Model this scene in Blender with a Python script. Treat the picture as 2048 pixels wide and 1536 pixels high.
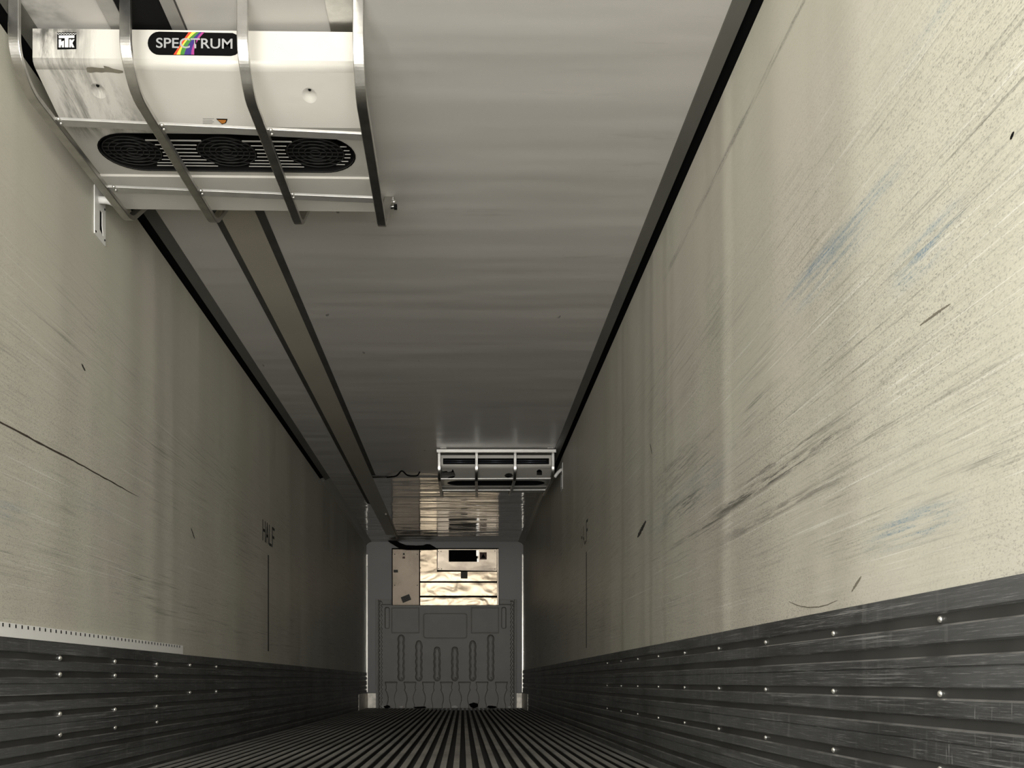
import bpy, bmesh, math, random
import numpy as np
from mathutils import Vector, Matrix, noise as mnoise

for o in list(bpy.data.objects):
    bpy.data.objects.remove(o)
SC = bpy.context.scene
COL = SC.collection
R = random.Random(11)

# ------------------------------------------------------------------ camera
F = 1986.0                       # focal length in pixels of the 2048 px frame
VX, VY = 925.5, 1364.0           # principal point (level camera, shifted lens)
CX, CZ = 0.282, 0.41             # camera stands just outside the rear doors at eye height
cam_d = bpy.data.cameras.new('camera')
cam_d.sensor_width = 36.0
cam_d.lens = 36.0 * F / 2048.0
cam_d.shift_x = (1024 - VX) / 2048.0
cam_d.shift_y = (VY - 768) / 2048.0
cam_d.clip_start = 0.02
cam_d.clip_end = 200
cam = bpy.data.objects.new('camera', cam_d)
cam.location = (CX, 0, CZ)
cam.rotation_euler = (math.pi / 2, 0, 0)
COL.objects.link(cam)
SC.camera = cam

# ------------------------------------------------------------------ world / light / exposure
SC.view_settings.view_transform = 'Standard'
SC.view_settings.look = 'None'
SC.view_settings.gamma = 1.0
SC.view_settings.use_curve_mapping = False
SC.view_settings.exposure = 3.52
w = bpy.data.worlds.new('World')
SC.world = w
w.use_nodes = True
nt = w.node_tree
nt.nodes.clear()
out = nt.nodes.new('ShaderNodeOutputWorld')
bg = nt.nodes.new('ShaderNodeBackground')
tc = nt.nodes.new('ShaderNodeTexCoord')
sp = nt.nodes.new('ShaderNodeSeparateXYZ')
rp = nt.nodes.new('ShaderNodeValToRGB')
mr = nt.nodes.new('ShaderNodeMapRange')
mr.clamp = True
mr.inputs['From Min'].default_value = -1
mr.inputs['From Max'].default_value = 1
rp.color_ramp.elements[0].position = 0.49
rp.color_ramp.elements[0].color = (1.35, 1.325, 1.27, 1)   # sunlit yard below the horizon
rp.color_ramp.elements[1].position = 0.52
rp.color_ramp.elements[1].color = (1.0, 0.99, 0.96, 1)    # bright overcast sky
nt.links.new(tc.outputs['Generated'], sp.inputs[0])
nt.links.new(sp.outputs['Z'], mr.inputs['Value'])
nt.links.new(mr.outputs[0], rp.inputs[0])
nt.links.new(rp.outputs[0], bg.inputs[0])
bg.inputs[1].default_value = 1.0
nt.links.new(bg.outputs[0], out.inputs[0])
# portal in the open rear doorway: only guides sampling of the daylight
pl = bpy.data.lights.new('door_daylight_portal', 'AREA')
pl.shape = 'RECTANGLE'
pl.size, pl.size_y = 2.47, 2.62
pl.cycles.is_portal = True
po = bpy.data.objects.new('door_daylight_portal', pl)
po.location = (0, -0.9, 1.31)
po.rotation_euler = (math.pi / 2, 0, 0)
COL.objects.link(po)
SC.cycles.use_denoising = True
SC.cycles.max_bounces = 10
SC.cycles.diffuse_bounces = 7
SC.cycles.glossy_bounces = 5

# ------------------------------------------------------------------ dimensions of the trailer
XL, XR = -1.235, 1.235
H = 2.62
L = 15.65
Y0 = -0.9
WTOP = 2.568

def P(px, py, y):
    """point at depth y seen at pixel (px, py)"""
    return Vector((CX + (px - VX) * y / F, y, CZ + (VY - py) * y / F))

# ------------------------------------------------------------------ material helpers
def new_mat(name):
    m = bpy.data.materials.new(name)
    m.use_nodes = True
    t = m.node_tree
    b = t.nodes.get('Principled BSDF')
    return m, t, b

def simple(name, col, rough=0.5, metal=0.0, spec=0.5, vary=0.0, vscale=8.0, bump=0.0, bscale=40.0, stretch=(1, 1, 1)):
    m, t, b = new_mat(name)
    b.inputs['Base Color'].default_value = (*col, 1)
    b.inputs['Roughness'].default_value = rough
    b.inputs['Metallic'].default_value = metal
    b.inputs['Specular IOR Level'].default_value = spec
    g = G(t)
    if vary > 0:
        n = g.noise(vscale, 5, stretch)
        mixc = g.mix(g.ramp(n, 0.35, 0.7), col + (1,), tuple(c * (1 - vary) for c in col) + (1,))
        t.links.new(mixc, b.inputs['Base Color'])
    if bump > 0:
        n = g.noise(bscale, 4, stretch)
        t.links.new(g.bump(n, bump), b.inputs['Normal'])
    return m

class G:
    """small node graph builder on object coordinates"""
    def __init__(s, t):
        s.t = t
        tc = t.nodes.new('ShaderNodeTexCoord')
        s.co = tc.outputs['Object']
        sx = t.nodes.new('ShaderNodeSeparateXYZ')
        t.links.new(s.co, sx.inputs[0])
        s.x, s.y, s.z = sx.outputs
    def val(s, v, sock):
        if isinstance(v, (int, float)):
            sock.default_value = v
        elif isinstance(v, tuple):
            sock.default_value = v
        else:
            s.t.links.new(v, sock)
    def math(s, op, a, b=0.0, clamp=False):
        n = s.t.nodes.new('ShaderNodeMath')
        n.operation = op
        n.use_clamp = clamp
        s.val(a, n.inputs[0]); s.val(b, n.inputs[1])
        return n.outputs[0]
    def noise(s, scale, detail=4, stretch=(1, 1, 1), rough=0.55, off=(0, 0, 0), dist=0.0):
        mp = s.t.nodes.new('ShaderNodeMapping')
        mp.inputs['Scale'].default_value = stretch
        mp.inputs['Location'].default_value = off
        s.t.links.new(s.co, mp.inputs[0])
        n = s.t.nodes.new('ShaderNodeTexNoise')
        n.inputs['Scale'].default_value = scale
        n.inputs['Detail'].default_value = detail
        n.inputs['Roughness'].default_value = rough
        n.inputs['Distortion'].default_value = dist
        s.t.links.new(mp.outputs[0], n.inputs['Vector'])
        return n.outputs['Fac']
    def ramp(s, v, a, b):
        n = s.t.nodes.new('ShaderNodeMapRange')
        n.interpolation_type = 'SMOOTHSTEP'
        n.inputs['From Min'].default_value = a
        n.inputs['From Max'].default_value = b
        s.val(v, n.inputs['Value'])
        return n.outputs[0]
    def mix(s, f, a, b):
        n = s.t.nodes.new('ShaderNodeMix')
        n.data_type = 'RGBA'
        s.val(f, n.inputs[0]); s.val(a, n.inputs[6]); s.val(b, n.inputs[7])
        return n.outputs[2]
    def bump(s, h, strength=0.3, dist=0.01, normal=None):
        n = s.t.nodes.new('ShaderNodeBump')
        n.inputs['Strength'].default_value = strength
        n.inputs['Distance'].default_value = dist
        s.t.links.new(h, n.inputs['Height'])
        if normal is not None:
            s.t.links.new(normal, n.inputs['Normal'])
        return n.outputs[0]
    def band(s, zc, hw, y0, y1, soft=0.3, slope=0.0):
        """soft window around height zc between lengths y0 and y1"""
        zz = s.math('ADD', s.z, s.math('MULTIPLY', s.y, -slope)) if slope else s.z
        d = s.math('ABSOLUTE', s.math('SUBTRACT', zz, zc))
        a = s.ramp(d, hw, hw * 0.3)
        b = s.ramp(s.y, y0 - soft, y0 + soft)
        c = s.ramp(s.y, y1 + soft, y1 - soft)
        return s.math('MULTIPLY', a, s.math('MULTIPLY', b, c))

# ------------------------------------------------------------------ materials
def wall_material(name, dirt, marks, ridges=()):
    m, t, b = new_mat(name)
    g = G(t)
    cream = (0.545, 0.53, 0.445, 1)
    tint = g.mix(g.ramp(g.noise(1.1, 3), 0.35, 0.65), cream, (0.54, 0.51, 0.44, 1))
    # soft vertical bands: shading of the bowed liner painted into the tint
    vb = g.noise(1.0, 3, (0.1, 1.9, 0.15), 0.55)
    tint = g.mix(g.math('MULTIPLY', g.ramp(vb, 0.5, 0.72), 0.20), tint, (0.34, 0.335, 0.28, 1))
    # lengthwise scratches, denser at load height
    zone = g.math('MULTIPLY', g.ramp(g.z, 2.25, 1.6), g.ramp(g.z, 0.5, 0.8))
    zone = g.math('ADD', g.math('MULTIPLY', zone, 0.85), 0.15)
    s1 = g.ramp(g.noise(1.0, 6, (1, 1.7, 100), 0.75), 0.50, 0.70)
    patch = g.ramp(g.noise(1.3, 4, (1, 0.8, 1.6), 0.6, (3, 1, 7)), 0.36, 0.62)
    sc = g.math('MULTIPLY', g.math('MULTIPLY', s1, patch), g.math('MULTIPLY', zone, dirt * 0.85))
    tint = g.mix(sc, tint, (0.15, 0.15, 0.125, 1))
    s3 = g.ramp(g.noise(1.0, 5, (1, 4.0, 260), 0.7, (7, 3, 1)), 0.52, 0.70)
    tint = g.mix(g.math('MULTIPLY', g.math('MULTIPLY', s3, zone), dirt * 0.34), tint, (0.17, 0.165, 0.14, 1))
    s2 = g.ramp(g.noise(1.0, 4, (1, 1.0, 140), 0.65, (5, 9, 2)), 0.58, 0.70)
    tint = g.mix(g.math('MULTIPLY', g.math('MULTIPLY', s2, zone), dirt * 0.75), tint, (0.72, 0.71, 0.65, 1))
    # fine grain of rubbed-in grime
    gr = g.ramp(g.noise(300, 3, (1, 0.5, 1), 0.65), 0.50, 0.68)
    gz = g.math('MULTIPLY', g.ramp(g.z, 2.3, 1.5), g.ramp(g.noise(1.7, 3, (1, 0.7, 1), 0.5, (8, 0, 0)), 0.25, 0.60))
    gz = g.math('ADD', g.math('MULTIPLY', gz, 0.8), 0.15)
    tint = g.mix(g.math('MULTIPLY', g.math('MULTIPLY', gr, gz), dirt * 0.68), tint, (0.14, 0.135, 0.115, 1))
    st = g.ramp(g.noise(1.0, 5, (1, 3.0, 70), 0.75, (2, 2, 2)), 0.42, 0.6)
    for (kind, zc, hw, ya, yb, amt) in marks:
        col = (0.13, 0.22, 0.30, 1) if kind == 'b' else (0.115, 0.11, 0.095, 1)
        mk = g.band(zc, hw, ya, yb, min(0.25, (yb - ya) * 0.35))
        tint = g.mix(g.math('MULTIPLY', g.math('MULTIPLY', mk, g.math('ADD', g.math('MULTIPLY', st, 0.45), g.math('MULTIPLY', st if kind == 'd' else g.math('MULTIPLY', gr, st), 0.6 if kind == 'd' else 0.75), True)), amt), tint, col)
    t.links.new(tint, b.inputs['Base Color'])
    b.inputs['Roughness'].default_value = 0.48
    b.inputs['Specular IOR Level'].default_value = 0.35
    wave = g.noise(1.0, 1.5, (0.1, 1.9, 0.16), 0.45, (1, 4, 1))
    for (yr, wd_, amp) in ridges:
        wave = g.math('ADD', wave, g.math('MULTIPLY', g.ramp(g.math('ABSOLUTE', g.math('SUBTRACT', g.math('ADD', g.y, g.math('MULTIPLY', g.noise(1.0, 2, (0, 0, 1.8)), 0.14)), yr)), wd_, 0.0), amp))
    nb = g.bump(wave, 0.45, 0.05)
    fine = g.noise(120, 3, (1, 1, 1))
    nb = g.bump(fine, 0.12, 0.004, nb)
    t.links.new(nb, b.inputs['Normal'])
    return m

M = {}
M['wall_r'] = wall_material('scuffed_liner', 1.0, [
    ('b', 1.535, 0.035, 2.25, 2.9, 1.0), ('b', 1.48, 0.05, 2.35, 2.8, 0.7), ('b', 1.30, 0.06, 1.93, 2.17, 0.95),
    ('b', 0.74, 0.05, 1.95, 2.3, 0.95), ('b', 1.75, 0.05, 1.6, 2.1, 0.4), ('b', 1.20, 0.12, 3.6, 5.2, 0.4),
    ('d', 1.04, 0.028, 2.45, 3.7, 0.95), ('d', 1.08, 0.016, 2.5, 3.4, 0.7), ('d', 0.93, 0.025, 2.5, 3.6, 0.55),
    ('d', 1.36, 0.09, 4.0, 4.9, 0.5), ('d', 1.17, 0.05, 4.0, 4.6, 0.6), ('g', 2.32, 0.024, 1.9, 4.6, 0.9),
    ('d', 1.02, 0.012, 3.5, 4.5, 0.6)],
    ((3.70, 0.13, 0.17), (4.72, 0.10, 0.08), (5.05, 0.09, 0.09), (5.95, 0.10, 0.08)))
M['wall_l'] = wall_material('worn_liner', 0.8, [
    ('b', 0.98, 0.06, 3.0, 3.4, 0.5), ('d', 1.72, 0.012, 3.4, 3.9, 0.35), ('b', 1.13, 0.05, 3.9, 4.3, 0.25)], ((4.95, 0.16, 0.07), (6.3, 0.14, 0.07)))

def ceiling_material():
    m, t, b = new_mat('ceiling_liner')
    g = G(t)
    base = g.mix(g.ramp(g.noise(1.0, 4, (0.5, 2.0, 1)), 0.35, 0.65), (0.60, 0.575, 0.545, 1), (0.555, 0.54, 0.51, 1))
    streak = g.ramp(g.noise(1.0, 5, (1.3, 9, 1), 0.65, (4, 4, 0)), 0.6, 0.8)
    base = g.mix(g.math('MULTIPLY', streak, 0.5), base, (0.33, 0.32, 0.28, 1))
    spot = g.ramp(g.noise(14, 2, (1, 0.35, 1), 0.5, (1, 1, 0)), 0.77, 0.8)
    base = g.mix(g.math('MULTIPLY', spot, 0.7), base, (0.12, 0.11, 0.10, 1))
    t.links.new(base, b.inputs['Base Color'])
    far = g.ramp(g.y, 10.3, 10.8)
    smudge = g.math('MULTIPLY', g.math('MULTIPLY', g.ramp(g.x, -0.98, -1.08), g.ramp(g.y, 3.45, 3.25)), g.ramp(g.noise(5, 4), 0.35, 0.6))
    base = g.mix(g.math('MULTIPLY', smudge, 0.8), base, (0.10, 0.10, 0.09, 1))
    t.links.new(base, b.inputs['Base Color'])
    rough = g.math('SUBTRACT', 0.42, g.math('MULTIPLY', far, 0.34))
    t.links.new(rough, b.inputs['Roughness'])
    b.inputs['Specular IOR Level'].default_value = 0.5
    wv = g.noise(1.0, 2, (0.45, 2.6, 1), 0.5)
    n1 = g.bump(wv, 0.5, 0.03)
    wv2 = g.noise(1.0, 2, (0.9, 7.0, 1), 0.5, (3, 3, 3))
    n2 = g.bump(wv2, 0.16, 0.008, n1)
    wv3 = g.math('MULTIPLY', g.noise(1.0, 1.5, (0.8, 4.2, 1), 0.5, (7, 3, 3), 0.4), far)
    n3 = g.bump(wv3, 0.75, 0.02, n2)
    t.links.new(n3, b.inputs['Normal'])
    return m
M['ceiling'] = ceiling_material()
M['duct_panel'] = simple('duct_cover_cream', (0.47, 0.435, 0.36), 0.45, vary=0.08, vscale=2.0)
M['dark_track'] = simple('dark_track_metal', (0.07, 0.068, 0.062), 0.6, 0.0, 0.25, vary=0.3, vscale=5)
M['cove'] = simple('cove_grey', (0.125, 0.123, 0.106), 0.55, 0.0, 0.3, vary=0.2, vscale=2, stretch=(1, 0.5, 1))
M['cove_far'] = simple('cove_far_cream', (0.34, 0.33, 0.28), 0.45)
M['rubber'] = simple('black_rubber_shade', (0.010, 0.010, 0.010), 1.0, 0.0, 0.0)  # rubber and small black fittings; also paints the shade in the cove recess

def metal_scratched(name, base, dark, rough, metal, amt=1.0, ystretch=1.6):
    m, t, b = new_mat(name)
    g = G(t)
    c = g.mix(g.ramp(g.noise(1.0, 5, (1, 1.4, 2.0), 0.6), 0.35, 0.7), base + (1,), dark + (1,))
    s1 = g.ramp(g.noise(1.0, 6, (1, ystretch, 170), 0.78), 0.53, 0.70)
    p = g.ramp(g.noise(1.6, 4, (1, 0.9, 3), 0.6, (6, 2, 1)), 0.4, 0.65)
    c = g.mix(g.math('MULTIPLY', g.math('MULTIPLY', s1, p), amt), c, (0.62, 0.62, 0.60, 1))
    # short diagonal gouges
    mp = t.nodes.new('ShaderNodeMapping')
    mp.inputs['Rotation'].default_value = (math.radians(50), 0, 0)
    mp.inputs['Scale'].default_value = (1, 130, 9)
    t.links.new(g.co, mp.inputs[0])
    n = t.nodes.new('ShaderNodeTexNoise')
    n.inputs['Scale'].default_value = 1.0
    n.inputs['Detail'].default_value = 3
    t.links.new(mp.outputs[0], n.inputs['Vector'])
    p2 = g.ramp(g.noise(2.2, 3, (1, 1, 2), 0.5, (1, 12, 1)), 0.5, 0.62)
    c = g.mix(g.math('MULTIPLY', g.math('MULTIPLY', g.ramp(n.outputs['Fac'], 0.66, 0.74), p2), amt * 0.6), c, (0.42, 0.42, 0.40, 1))
    s4 = g.ramp(g.noise(1.0, 5, (1, 9.0, 330), 0.75, (4, 1, 8)), 0.52, 0.70)
    c = g.mix(g.math('MULTIPLY', s4, 0.55 * amt), c, (0.42, 0.42, 0.41, 1))
    s5 = g.ramp(g.noise(1.0, 4, (1, 26.0, 3.0), 0.6, (4, 6, 8)), 0.56, 0.74)
    c = g.mix(g.math('MULTIPLY', s5, 0.30 * amt), c, (0.33, 0.33, 0.315, 1))
    t.links.new(c, b.inputs['Base Color'])
    r = g.math('ADD', rough, g.math('MULTIPLY', g.noise(3, 4, (1, 1, 3)), 0.2))
    t.links.new(r, b.inputs['Roughness'])
    b.inputs['Metallic'].default_value = metal
    t.links.new(g.bump(g.noise(1.0, 4, (1, 2, 120), 0.7), 0.15, 0.002), b.inputs['Normal'])
    return m
M['kick'] = metal_scratched('scuffed_dark_aluminium', (0.128, 0.131, 0.131), (0.056, 0.057, 0.057), 0.36, 0.45)
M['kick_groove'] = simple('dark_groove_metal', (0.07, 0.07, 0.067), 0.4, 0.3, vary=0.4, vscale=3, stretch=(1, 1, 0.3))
M['kick_lip'] = simple('worn_lit_lip_metal', (0.30, 0.295, 0.28), 0.4, 0.5, vary=0.75, vscale=6, stretch=(1, 1, 0.3))  # worn lower lips, with the light they catch painted in as paler metal
M['floor'] = metal_scratched('worn_floor_aluminium', (0.38, 0.37, 0.34), (0.22, 0.215, 0.195), 0.45, 0.4, 0.4)
M['floor_gap'] = simple('grimy_channel', (0.03, 0.029, 0.026), 0.8)
M['rivet'] = simple('bright_rivet', (0.80, 0.79, 0.74), 0.25, 0.9)
M['white_strip'] = simple('white_strip_plastic', (0.84, 0.83, 0.80), 0.35)
M['black'] = simple('black_paint', (0.004, 0.004, 0.004), 0.7, 0.0, 0.05)
M['marker'] = simple('black_marker', (0.022, 0.020, 0.016), 0.6)
M['marker_faded'] = simple('faded_marker', (0.17, 0.155, 0.12), 0.6)
M['crack'] = simple('crack_brown', (0.055, 0.040, 0.028), 0.8, vary=0.4, vscale=30)
M['alu'] = simple('brushed_aluminium', (0.58, 0.57, 0.54), 0.30, 1.0, vary=0.22, vscale=14, bump=0.05, bscale=60)
M['alu_cross'] = simple('satin_aluminium', (0.56, 0.55, 0.52), 0.4, 0.6, vary=0.12, vscale=14)
M['alu_pol'] = simple('polished_aluminium', (0.80, 0.77, 0.70), 0.22, 1.0, vary=0.12, vscale=6)
M['alu_edge'] = simple('cut_aluminium', (0.75, 0.73, 0.69), 0.3, 0.85)
M['grey_wall'] = simple('grey_bulkhead_liner', (0.35, 0.34, 0.33), 0.45, vary=0.06, vscale=2)
M['moulded'] = simple('moulded_grey_plastic', (0.35, 0.337, 0.308), 0.5, vary=0.08, vscale=3, bump=0.04, bscale=90)
M['silver_ink'] = simple('silver_ink', (0.34, 0.34, 0.34), 0.45, 0.0, 0.2)
M['guard'] = simple('dark_guard_wire', (0.022, 0.022, 0.021), 0.6, 0.0, 0.2)
M['slat'] = simple('pale_slat', (0.50, 0.49, 0.46), 0.5)
M['alu_lit'] = simple('lit_track_aluminium', (0.42, 0.41, 0.385), 0.45, 0.35, vary=0.3, vscale=6)  # track metal with the daylight near the door painted into the colour
M['alu_patch'] = simple('worn_bright_plate', (0.62, 0.58, 0.51), 0.45, 0.9, vary=0.4, vscale=9)
M['white_ink'] = simple('white_ink', (0.72, 0.71, 0.69), 0.4)
M['r_red'] = simple('ink_red', (0.62, 0.06, 0.02), 0.4)
M['r_yellow'] = simple('ink_yellow', (0.85, 0.55, 0.08), 0.4)
M['r_green'] = simple('ink_green', (0.05, 0.20, 0.03), 0.4)
M['r_blue'] = simple('ink_blue', (0.035, 0.02, 0.16), 0.4)
M['r_pink'] = simple('ink_magenta', (0.32, 0.04, 0.20), 0.4)
M['amber'] = simple('amber_ink', (0.45, 0.17, 0.03), 0.5)
M['grey_ink'] = simple('grey_ink', (0.30, 0.29, 0.27), 0.5)
M['residue'] = simple('adhesive_residue', (0.19, 0.175, 0.135), 0.7, vary=0.2, vscale=40)
M['sticker'] = simple('dark_sticker', (0.10, 0.095, 0.085), 0.6, vary=0.4, vscale=60)
M['sticker_red'] = simple('brown_sticker', (0.16, 0.09, 0.07), 0.6)
M['fin'] = simple('coil_fin', (0.10, 0.11, 0.13), 0.35, 0.6)
M['scrap_white'] = simple('white_scrap', (0.85, 0.84, 0.80), 0.4)
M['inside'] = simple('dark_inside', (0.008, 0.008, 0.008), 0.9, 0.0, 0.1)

def housing_material(name, stained):
    m, t, b = new_mat(name)
    g = G(t)
    c = g.mix(g.ramp(g.noise(3, 3), 0.4, 0.7), (0.62, 0.60, 0.55, 1), (0.585, 0.565, 0.515, 1))
    if stained:
        # dirty run-off: streaks that lean to the right as they run down the face
        mp = t.nodes.new('ShaderNodeMapping')
        mp.inputs['Rotation'].default_value = (0, 0, math.radians(24))
        mp.inputs['Scale'].default_value = (11, 2.2, 2.2)
        t.links.new(g.co, mp.inputs[0])
        nn = t.nodes.new('ShaderNodeTexNoise')
        nn.inputs['Scale'].default_value = 1.0; nn.inputs['Detail'].default_value = 7; nn.inputs['Roughness'].default_value = 0.72; nn.inputs['Distortion'].default_value = 0.5
        t.links.new(mp.outputs[0], nn.inputs['Vector'])
        lean = g.math('SUBTRACT', g.x, g.math('MULTIPLY', g.math('SUBTRACT', g.y, 3.34), 0.55))
        left = g.math('MULTIPLY', g.ramp(lean, -0.90, -1.06), g.ramp(g.x, -1.165, -1.13))
        low = g.ramp(g.y, 3.75, 3.58)
        k = g.math('MULTIPLY', g.math('MULTIPLY', left, low), g.math('MULTIPLY', g.ramp(nn.outputs['Fac'], 0.40, 0.62), 0.82))
        c = g.mix(k, c, (0.13, 0.125, 0.105, 1))
        tk = g.math('MULTIPLY', g.math('MULTIPLY', g.ramp(g.z, 2.555, 2.60), g.ramp(g.x, -0.97, -1.04)), g.ramp(g.noise(20, 4), 0.3, 0.6))
        c = g.mix(g.math('MULTIPLY', tk, 0.85), c, (0.05, 0.05, 0.045, 1))
    t.links.new(c, b.inputs['Base Color'])
    b.inputs['Roughness'].default_value = 0.32
    b.inputs['Specular IOR Level'].default_value = 0.45
    t.links.new(g.bump(g.noise(5, 2), 0.12, 0.01), b.inputs['Normal'])
    return m
M['housing'] = housing_material('white_fibreglass_stained', True)
M['housing_far'] = housing_material('white_fibreglass', False)

def dented(name, col, rough, amt, sc):
    m, t, b = new_mat(name)
    g = G(t)
    c = g.mix(g.ramp(g.noise(3, 5, (1, 1, 1), 0.65), 0.4, 0.75), col + (1,), tuple(x * 0.72 for x in col) + (1,))
    t.links.new(c, b.inputs['Base Color'])
    b.inputs['Metallic'].default_value = 1.0
    b.inputs['Roughness'].default_value = rough
    n = g.bump(g.noise(sc, 2, (1, 1, 1.6), 0.4, (0, 0, 0), 0.6), amt, 0.05)
    t.links.new(n, b.inputs['Normal'])
    return m
M['dent'] = dented('dented_bright_aluminium', (0.46, 0.375, 0.27), 0.28, 0.36, 2.8)
M['dent2'] = dented('dented_aluminium', (0.46, 0.39, 0.31), 0.34, 0.2, 2.0)
M['matte_alu'] = dented('matte_tan_aluminium', (0.37, 0.31, 0.245), 0.5, 0.12, 3.0)

# ------------------------------------------------------------------ mesh helpers
class MB:
    def __init__(s):
        s.v, s.f, s.m, s.smooth = [], [], [], []
    def add(s, vs, fs, mi=0, smooth=False):
        o = len(s.v)
        s.v += [tuple(p) for p in vs]
        for f in fs:
            s.f.append(tuple(i + o for i in f)); s.m.append(mi); s.smooth.append(smooth)
        return s
    def box(s, a, b, mi=0):
        x0, x1 = sorted((a[0], b[0])); y0, y1 = sorted((a[1], b[1])); z0, z1 = sorted((a[2], b[2]))
        vs = [(x0, y0, z0), (x1, y0, z0), (x1, y1, z0), (x0, y1, z0), (x0, y0, z1), (x1, y0, z1), (x1, y1, z1), (x0, y1, z1)]
        return s.add(vs, [(0, 3, 2, 1), (4, 5, 6, 7), (0, 1, 5, 4), (1, 2, 6, 5), (2, 3, 7, 6), (3, 0, 4, 7)], mi)
    def prism(s, loop, vec, mi=0):
        n = len(loop)
        vec = Vector(vec)
        a = [Vector(p) for p in loop]
        b = [p + vec for p in a]
        fs = [tuple(range(n)), tuple(range(2 * n - 1, n - 1, -1))]
        fs += [(i, n + i, n + (i + 1) % n, (i + 1) % n) for i in range(n)]
        return s.add(a + b, fs, mi)
    def tube(s, path, r, seg=8, mi=0, cap=True):
        path = [Vector(p) for p in path]
        rings, n = [], len(path)
        prev = None
        for i, p in enumerate(path):
            t = (path[min(i + 1, n - 1)] - path[max(i - 1, 0)]).normalized()
            u = prev - t * prev.dot(t) if prev else t.orthogonal()
            if u.length < 1e-6: u = t.orthogonal()
            u.normalize(); prev = u
            v = t.cross(u)
            rr = r[i] if isinstance(r, (list, tuple)) else r
            rings.append([p + (u * math.cos(a) + v * math.sin(a)) * rr for a in [2 * math.pi * k / seg for k in range(seg)]])
        vs = [q for ring in rings for q in ring]
        fs = []
        for i in range(n - 1):
            for k in range(seg):
                k2 = (k + 1) % seg
                fs.append((i * seg + k, i * seg + k2, (i + 1) * seg + k2, (i + 1) * seg + k))
        if cap:
            fs.append(tuple(range(seg - 1, -1, -1)))
            fs.append(tuple(range((n - 1) * seg, n * seg)))
        return s.add(vs, fs, mi, True)
    def dome(s, c, nrm, r, h, seg=12, rings=4, mi=0):
        c, nrm = Vector(c), Vector(nrm).normalized()
        u = nrm.orthogonal().normalized(); v = nrm.cross(u)
        vs, fs = [], []
        for j in range(rings):
            a = j / rings * math.pi / 2
            for k in range(seg):
                b = 2 * math.pi * k / seg
                vs.append(c + (u * math.cos(b) + v * math.sin(b)) * r * math.cos(a) + nrm * h * math.sin(a))
        vs.append(c + nrm * h)
        for j in range(rings - 1):
            for k in range(seg):
                fs.append((j * seg + k, j * seg + (k + 1) % seg, (j + 1) * seg + (k + 1) % seg, (j + 1) * seg + k))
        for k in range(seg):
            fs.append(((rings - 1) * seg + k, (rings - 1) * seg + (k + 1) % seg, rings * seg))
        fs.append(tuple(range(seg - 1, -1, -1)))
        return s.add(vs, fs, mi, True)
    def build(s, name, mats, parent=None, bevel=0.0, merge=False):
        me = bpy.data.meshes.new(name)
        me.from_pydata(s.v, [], s.f)
        if not isinstance(mats, (list, tuple)): mats = [mats]
        for m in mats: me.materials.append(m)
        for p, mi, sm in zip(me.polygons, s.m, s.smooth):
            p.material_index = mi; p.use_smooth = sm
        bm = bmesh.new(); bm.from_mesh(me)
        if merge: bmesh.ops.remove_doubles(bm, verts=bm.verts, dist=1e-5)
        bmesh.ops.recalc_face_normals(bm, faces=bm.faces)
        bm.to_mesh(me); bm.free()
        o = bpy.data.objects.new(name, me)
        COL.objects.link(o)
        if parent is not None: attach(o, parent)
        if bevel > 0:
            md = o.modifiers.new('bevel', 'BEVEL'); md.width = bevel; md.segments = 2; md.limit_method = 'ANGLE'
        return o

def attach(o, parent):
    o.parent = parent
    o.matrix_parent_inverse = Matrix.Translation(parent.location).inverted()   # every parent sits unrotated at its own world location

def thing(name, label, cat, loc, group=None):
    o = bpy.data.objects.new(name, None)
    o.empty_display_size = 0.1
    o.location = loc
    COL.objects.link(o)
    return tag(o, label, cat, group)
def tag(o, label, cat, group=None):
    o['label'] = label; o['category'] = cat
    if group: o['group'] = group
    return o
def struct(o):
    o['kind'] = 'structure'
    return o

def fill_holes(outer, holes):
    """triangulated flat face with holes; loops are lists of Vector"""
    bm = bmesh.new()
    es = []
    for lp in [outer] + holes:
        vs = [bm.verts.new(p) for p in lp]
        es += [bm.edges.new((vs[i], vs[(i + 1) % len(vs)])) for i in range(len(vs))]
    bmesh.ops.triangle_fill(bm, edges=es, use_beauty=True)
    bm.verts.index_update()
    V = [v.co.copy() for v in bm.verts]
    Fc = [tuple(v.index for v in f.verts) for f in bm.faces]
    bm.free()
    return V, Fc

def hit(px, py, p0, n):
    o = Vector((CX, 0, CZ))
    d = Vector(((px - VX) / F, 1.0, (VY - py) / F))
    t = (Vector(p0) - o).dot(n) / d.dot(n)
    return o + d * t

def text_mesh(body, size, name):
    c = bpy.data.curves.new(name, 'FONT')
    c.body = body; c.size = size; c.align_x = 'LEFT'
    c.extrude = 0.0; c.offset = 0.012; c.resolution_u = 6
    o = bpy.data.objects.new(name, c)
    COL.objects.link(o)
    dg = bpy.context.evaluated_depsgraph_get(); dg.update()
    me = bpy.data.meshes.new_from_object(o.evaluated_get(dg))
    bpy.data.objects.remove(o)
    return me

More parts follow.
